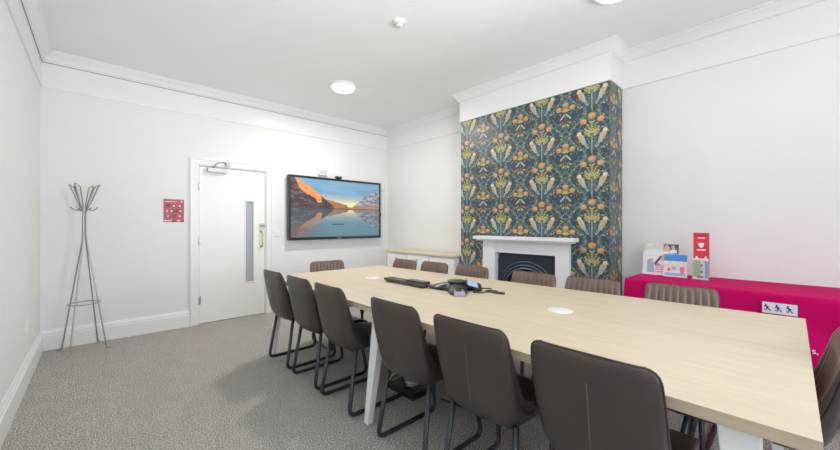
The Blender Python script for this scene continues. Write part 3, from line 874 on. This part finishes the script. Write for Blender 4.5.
# printed panel of three running figures and lettering on the cloth front
def yz(y, z, x): return (x, y, z)
XS = CX0-.034
b = Bm(); b.box(XS, XS+.0015, -.020, .138, .674, .744); sg = b.build('printed_panel', mat('white_print', (222,224,236), .6, noise=.02), cl)
b = Bm(); pk = Bm()
for k in range(3):
    c = .118-k*.050; z0 = .708
    def pt(u, v): return (XS-.0008, c-u, z0+v)      # u to the right in view
    def quad(bm_, a, d_, w):
        a, d_ = Vector(a), Vector(d_); t = (d_-a).normalized(); n = Vector((-t.y, t.x))*w/2
        ps = [a+n, d_+n, d_-n, a-n]
        bm_.verts_faces([pt(p.x, p.y) for p in ps], [(0,1,2,3)])
    b.verts_faces([pt(x, y) for x, y in ell(-.004,.021,.005,.005)], [list(range(10))])
    quad(b, (-.004,.016), (.006,-.004), .009); quad(b, (-.002,.012), (-.013,.006), .004); quad(b, (.002,.010), (.014,.004), .004)
    quad(b, (.005,-.003), (.020,-.018), .006); quad(b, (.003,-.003), (-.003,-.020), .004)
    quad(pk, (.001,-.004), (-.011,-.010), .005); quad(pk, (-.006,-.012), (-.012,-.018), .004); quad(pk, (-.010,.008), (-.012,-.002), .003)
b.build('running_figure', mat('figure_black', (30,28,40), .6), sg)
pk.build('pink_accent', mat('figure_pink', (222,110,160), .6), sg)
b = Bm(); b.box(XS, XS+.0015, -.020, -.017, .56, .674); b.box(XS, XS+.0015, .02, .14, .658, .661); b.build('printed_line', mat('print_line', (232,190,214), .6), cl)
def text_mesh(txt, name, size, m, loc, rot, parent=None, ext=.0006):
    cu = bpy.data.curves.new(name, 'FONT'); cu.body = txt; cu.size = size; cu.extrude = ext; cu.align_x = 'CENTER'; cu.align_y = 'CENTER'
    o = bpy.data.objects.new(name, cu); COL.objects.link(o)
    dg = bpy.context.evaluated_depsgraph_get(); dg.update()
    me = bpy.data.meshes.new_from_object(o.evaluated_get(dg)); bpy.data.objects.remove(o); bpy.data.curves.remove(cu)
    me.materials.clear(); me.materials.append(m)
    o = bpy.data.objects.new(name, me); COL.objects.link(o)
    o.location = loc; o.rotation_euler = rot
    if parent: o.parent = parent
    return o
M['wprint'] = mat('white_lettering', (240,236,240), .5, noise=.01)
text_mesh('s,', 'lettering', .050, M['wprint'], (XS, -.093, .474), (PI/2, 0, -PI/2), cl)

# ------------------------------------------------------------------ leaflets on the cloth
def slab(name, label, cat, loc, rz, w, h, t_, lean, face, back, group=None):
    """upright card leaning back; faces -Y local"""
    root = tag(empty(name, loc, rz), label, cat, group)
    R = Matrix.Rotation(-lean, 4, 'X')
    b = Bm(); b.box(-w/2, w/2, 0, t_, 0, h, mtx=R); b.build('card', back, root)
    for k, (nm, m, rects) in enumerate(face):
        for q in rects:
            b = Bm()
            pts = [(q[0]-w/2, q[2]), (q[1]-w/2, q[2]), (q[1]-w/2, q[3]), (q[0]-w/2, q[3])] if not isinstance(q[0], tuple) else [(u-w/2, v) for u, v in q]
            b.verts_faces([R @ Vector((u, -.0006-.0005*k, v)) for u, v in pts], [list(range(len(pts)))])
            b.build(nm, m, root)
    return root
RZ = -PI/2           # cards face -X (the room)
C_ = lambda n, c: mat(n, c, .35, noise=.04, nscale=30)
cream, navy, skin, wht, ltb, pinkc, grn, blu, blk = C_('card_cream',(226,214,196)), C_('card_navy',(66,84,112)), C_('card_skin',(222,176,150)), C_('card_white',(232,234,238)), C_('card_light_blue',(150,176,206)), C_('card_pink',(226,110,150)), C_('card_green',(132,178,92)), C_('card_blue',(52,140,214)), C_('card_black',(40,42,46))
slab('display_book', 'large cream and navy picture book standing at the back left on the crimson cloth', 'book', (3.752, .818, CZ+.001), RZ, .270, .285, .010, .15,
     [('cover_photo', navy, [(.150,.262,.12,.278)]), ('cover_art', skin, [((.155,.255),(.175,.275),(.20,.24),(.19,.19),(.15,.19)), ((.205,.262),(.23,.268),(.235,.225),(.215,.22))]), ('cover_light', wht, [(.02,.14,.20,.225),(.02,.06,.26,.275),((.20,.225),(.245,.23),(.25,.20),(.2,.19))])], cream)
slab('magazine', 'white magazine with pink and blue picture leaning in front of the large book', 'magazine', (3.695, .842, CZ+.001), RZ, .215, .215, .006, .17,
     [('cover_art', ltb, [((.035,.02),(.035,.13),(.07,.15),(.085,.1),(.095,.02)), (.16,.21,.02,.12)]), ('cover_figure', skin, [((.135,.14),(.15,.19),(.19,.20),(.2,.15),(.17,.12)), ((.055,.14),(.075,.15),(.085,.12),(.06,.11))]),
      ('cover_patch', navy, [((.085,.1),(.135,.175),(.15,.17),(.1,.08)), (.195,.212,.05,.2), ((.155,.085),(.20,.08),(.2,.03),(.17,.03))]), ('cover_stripe', pinkc, [(.10,.155,.025,.034),(.095,.16,.045,.054),(.10,.155,.065,.074),((.09,.09),(.12,.105),(.15,.085),(.12,.080))])], wht)  # navy patches are cover print
slab('booklet', 'small booklet with a bright blue top leaning against the magazine', 'booklet', (3.655, .695, CZ+.001), RZ, .170, .195, .006, .16,
     [('cover_sky', blu, [(.002,.168,.135,.193)]), ('cover_art', cream, [((.002,.10),(.04,.135),(.08,.12),(.12,.14),(.168,.12),(.168,.06),(.002,.05))]), ('cover_figures', pinkc, [(.12,.15,.03,.09),(.03,.05,.045,.075)]), ('cover_patch', ltb, [(.01,.16,.01,.035),(.06,.09,.06,.09)])], wht)  # light blue patches are cover print
lh = tag(empty('leaflet_holder', (3.62, .515, CZ+.001), RZ), 'tall red leaflet holder with a white crest, standing right of the booklet', 'leaflet holder')
b = Bm(); b.box(-.052, .052, .03, .034, 0, .385); b.build('back_card', M['red'], lh)
b = Bm(); b.box(-.050, .050, .0292, .0298, .352, .368); b.build('top_strip', C_('card_dark_red',(170,40,56)), lh)
b = Bm()
b.verts_faces([(x, .0288, z) for x, z in ((-.018,.30),(.018,.30),(.018,.285),(.010,.268),(0,.258),(-.010,.268),(-.018,.285))], [list(range(7))])
for (xa, xb, za, zb) in ((-.03,.03,.238,.248),(-.022,.022,.338,.346),(-.036,-.022,.17,.19),(.022,.036,.17,.19)): b.verts_faces([(xa,.0288,za),(xb,.0288,za),(xb,.0288,zb),(xa,.0288,zb)], [(0,1,2,3)])
b.build('white_crest', wht, lh)
b = Bm(); b.box(-.053, .053, -.022, -.019, 0, .165); b.box(-.053, -.050, -.019, .03, 0, .165); b.box(.050, .053, -.019, .03, 0, .165); b.box(-.053, .053, -.019, .03, 0, .004); b.build('clear_pocket', M['clear'], lh)
lf = slab('leaflet', 'green, white and blue leaflet filling the pocket of the red holder', 'leaflet', (3.62-.012, .515, CZ+.0055), RZ, .098, .170, .014, 0,
     [('green_panel', grn, [(.002,.05,.02,.155)]), ('blue_panel', blu, [(.078,.096,.01,.15)]), ('dark_shapes', blk, [(.05,.064,.05,.075),((.046,.12),(.062,.13),(.066,.11),(.052,.1)),(.03,.07,.012,.028),(.068,.077,.14,.15),((.052,.09),(.066,.095),(.06,.08))])], wht)

# ------------------------------------------------------------------ things on the table
# conference phone
cpn = tag(empty('conference_phone', (2.015, 1.760, TZ+.001)), 'black three-armed conference phone with a lit display in the middle of the table', 'phone'); cpn.scale = (1.22,1.22,1.25)
def star(r1, r0, n=72, rot=0):
    out = []
    for k in range(n):
        a = 2*PI*k/n; w_ = (.5+.5*math.cos(3*(a-rot)))**1.5
        out.append((math.cos(a)*(r0+(r1-r0)*w_), math.sin(a)*(r0+(r1-r0)*w_)))
    return out
rot = math.radians(-133)         # one arm towards the camera
b = Bm(); rows = []
for sc_, z in ((.94,.0),(1.0,.006),(1.0,.016),(.93,.026),(.80,.036),(.62,.046),(.42,.056),(.28,.060),(.02,.060)):
    rows.append([(x*sc_, y*sc_, z-(.012*(math.hypot(x,y)/.19) if z > .02 else 0)) for x, y in star(.19, .075, 72, rot)])
rows = [r+[r[0]] for r in rows]
b.grid(rows, smooth=True, flip=True); b.verts_faces(rows[0][:-1], [list(range(72))[::-1]]); b.build('body', M['black'], cpn)
b = Bm(); b.lathe([(0,.0605),(.052,.0605),(.056,.056),(.050,.050)], 28); b.build('speaker_grille', M['darkgrey'], cpn)
ri_, aw_ = Vector((.73,-.68,0)), Vector((.68,.73,0))
mt = Matrix.Translation((ri_*.100-aw_*.030)+Vector((0,0,.036))) @ Matrix.Rotation(math.atan2(-.68,.73),4,'Z') @ Matrix.Rotation(math.radians(16),4,'Y') @ Matrix.Rotation(math.radians(15),4,'X')
b = Bm(); b.box(-.048, .056, -.044, .044, -.004, .006, .003, mtx=mt); ds = b.build('display_housing', M['black'], cpn)
b = Bm(); b.box(-.036, .030, -.036, .036, .0062, .0072, mtx=mt); b.build('display_panel', mat('lcd', (150,164,206), .2, emit=.35), ds)
b = Bm(); mt = Matrix.Rotation(rot,4,'Z')
for s in (-.022, .022): b.box(.07, .195, s-.006, s+.006, .038, .048, .002, mtx=mt @ Matrix.Rotation(math.radians(9),4,'Y'))
b.build('chrome_strip', M['steel'], cpn)
b = Bm(); b.box(.188, .202, -.032, .032, 0, .026, .003, mtx=mt); b.build('end_cap', M['grey'], cpn)
# long black sound bar
bar = tag(empty('video_bar', (1.905, 2.205, TZ+.001)), 'long flat black bar lying on the table beyond the phone', 'sound bar')
b = Bm(); b.box(-.045, .045, -.23, .27, .012, .034, .006); b.build('body', M['darkgrey'], bar)
b = Bm(); b.box(-.030, .045, -.23, -.01, .034, .046, .004); b.build('raised_hub', M['black'], bar)
for y in (-.20, .235):
    b = Bm(); b.box(-.035, .035, y-.02, y+.02, 0, .012, .003); b.build('foot', M['black'], bar)
# cable
import itertools
b = Bm()
b.tube(fillet([(2.07,1.64,TZ+.010),(2.13,1.60,TZ+.006),(2.19,1.66,TZ+.006),(2.25,1.60,TZ+.006),(2.17,1.54,TZ+.006),(2.10,1.56,TZ+.006),(2.13,1.50,TZ+.006)], .05), .0045, 8)
b.tube(fillet([(2.02,1.60,TZ+.005),(2.06,1.53,TZ+.005),(2.13,1.56,TZ+.014),(2.20,1.51,TZ+.005),(2.14,1.47,TZ+.005)], .04), .004, 8)
cb = tag(b.build('phone_cable', M['black']), 'thin black cable looped on the table right of the phone', 'cable')
b = Bm(); b.box(-.012, .012, -.045, .045, .0005, .016, .004, mtx=Matrix.Translation((2.13,1.455,TZ)) @ Matrix.Rotation(.2,4,'Z')); b.build('plug', M['darkgrey'], cb)

# cable tray below the table, behind the fourth chair
ct = tag(empty('floor_power_box', (1.74, 1.97, 0)), 'black power box with tangled pale cables on the floor under the table', 'power box')
b = Bm(); b.box(-.11, .11, -.14, .14, 0, .05, .008); b.build('box', M['black'], ct)
pc = mat('pale_cable', (196,192,184), .5, noise=.03)
rc = random.Random(11)
for k in range(3):
    pts = []
    for q in range(26):
        a = q*.62+k; rr2 = .045+.018*math.sin(q*.9+k*2)
        pts.append((-.02+rr2*math.cos(a), -.01+rr2*1.1*math.sin(a), .064+.010*k+.008*math.sin(q*1.7)))
    b = Bm(); b.tube(pts, .0045, 6); b.build('cable_coil', pc if k != 1 else M['grey'], ct)
b = Bm(); b.tube(fillet([(-.03,.02,.07),(-.06,.05,.14),(-.10,.10,.12),(-.12,.16,.0055),(-.02,.24,.0055),(.1,.3,.0055)], .06), .0045, 6); b.build('loose_cable', pc, ct)
# dark cables hanging below the table
for (x, y, lb) in ((1.95, 1.05, 'black cable hanging under the tabletop near the second chair'), ):
    b = Bm(); b.tube(fillet([(x,y,TZ-TT-.003),(x,y,.40),(x-.05,y+.10,.12),(x-.1,y+.3,.0065),(1.80,1.72,.0065)], .1), .006, 8)
    tag(b.build('hanging_cable', M['black']), lb, 'cable')

# ------------------------------------------------------------------ coat stand
cs = tag(empty('coat_stand', (-.10, 4.855, 0), math.radians(14)), 'tall chrome wire coat stand with looped hooks in the corner left of the poster', 'coat stand')
r = .0062
for k in range(4):
    a = k*PI/2+PI/4; c, s = math.cos(a), math.sin(a)
    P = lambda rad, z, off=0: (c*rad-s*off, s*rad+c*off, z)
    b = Bm(); b.tube(fillet([P(.232,r), P(.193,r), P(.016,1.11), P(.013,1.385), P(.098,1.63,-.014)], .03, 5), r, 8); b.build('leg', M['chrome'], cs)
    top = [P(.098,1.63,-.014)]+[P(.098+.030*math.sin(t*PI), 1.63+.028*math.sin(t*PI), -.014+.040*t) for t in (.25,.5,.75)]+[P(.098,1.625,.026), P(.032,1.43,.012), P(.036,1.405,.01), P(.060,1.395,.008), P(.088,1.405,.008), P(.112,1.432,.008)]
    b = Bm(); b.tube(top, r*.9, 8); b.build('hook', M['chrome'], cs)
for z, rad in ((.465, .118), ):
    b = Bm(); b.tube([(math.cos(2*PI*k/36)*rad, math.sin(2*PI*k/36)*rad, z) for k in range(36)], .006, 8, closed=True)
    b.build('ring', M['chrome'], cs)

# ------------------------------------------------------------------ light
def area(name, loc, rot, sx, sy, e, col):
    l = bpy.data.lights.new(name, 'AREA'); l.shape = 'RECTANGLE'; l.size = sx; l.size_y = sy; l.energy = e; l.color = col
    o = bpy.data.objects.new(name, l); COL.objects.link(o); o.location = loc; o.rotation_euler = rot; return o
for i, (a, c) in enumerate(WIN):
    area('window_daylight', ((a+c)/2, YN-T-.12, (WZ0+WZ1)/2), (PI/2, 0, 0), c-a, WZ1-WZ0, (54, 12)[i], (.80,.90,1.0))
for x, y in ((2.22,3.78),(2.72,.87)):
    l = bpy.data.lights.new('lamp_glow', 'AREA'); l.shape = 'DISK'; l.size = .24; l.energy = 30 if y > 2 else 4; l.color = (1,.96,.90)
    o = bpy.data.objects.new('lamp_glow', l); COL.objects.link(o); o.location = (x, y, ZC-.085)
area('added_ceiling_fill', (1.3, -1.0, 1.6), (PI, 0, 0), 2.0, 1.0, 27, (.93,.97,1.0))  # added fill facing up to brighten the ceiling, no fixture there
def spot(loc, tgt, e, ang, col, rad=.35):
    l = bpy.data.lights.new('added_fill_spot', 'SPOT'); l.energy = e; l.spot_size = math.radians(ang); l.spot_blend = 1; l.shadow_soft_size = rad; l.color = col  # added spots behind the camera, brightening ceiling and walls
    o = bpy.data.objects.new('added_fill_spot', l); COL.objects.link(o); o.location = loc
    o.rotation_euler = (Vector(tgt)-Vector(loc)).to_track_quat('-Z', 'Y').to_euler()
spot((.5,-1.2,1.4), (1.6,2.1,2.98), 300, 75, (.92,.96,1.0))
spot((2.6,-1.2,1.4), (.0,2.4,2.6), 190, 80, (.92,.96,1.0))
l = bpy.data.lights.new('corridor_light', 'POINT'); l.energy = 14; l.shadow_soft_size = .15; o = bpy.data.objects.new('corridor_light', l); COL.objects.link(o); o.location = (1.4, YF+.8, 2.2)
w = bpy.data.worlds.new('World'); S.world = w; w.use_nodes = True
w.node_tree.nodes['Background'].inputs[0].default_value = (.85,.92,1,1); w.node_tree.nodes['Background'].inputs[1].default_value = 1.0

S.view_settings.view_transform = 'Standard'
S.view_settings.look = 'None'
S.view_settings.exposure = 0.10; S.view_settings.gamma = 1.12
S.cycles.max_bounces = 10; S.cycles.diffuse_bounces = 7; S.cycles.use_denoising = True
S.cycles.sample_clamp_indirect = 6

# ------------------------------------------------------------------ camera
cam = bpy.data.cameras.new('camera'); co = bpy.data.objects.new('camera', cam); COL.objects.link(co)
cam.sensor_width = 36; cam.lens = 36*346.5/840; cam.clip_start = .02
th = .822       # forward makes this angle with +X... (right,fwd) basis
fwd = Vector((math.cos(th), math.sin(th), 0))
co.location = (0, 0, 1.25)
co.rotation_euler = fwd.to_track_quat('-Z', 'Y').to_euler()
S.camera = co
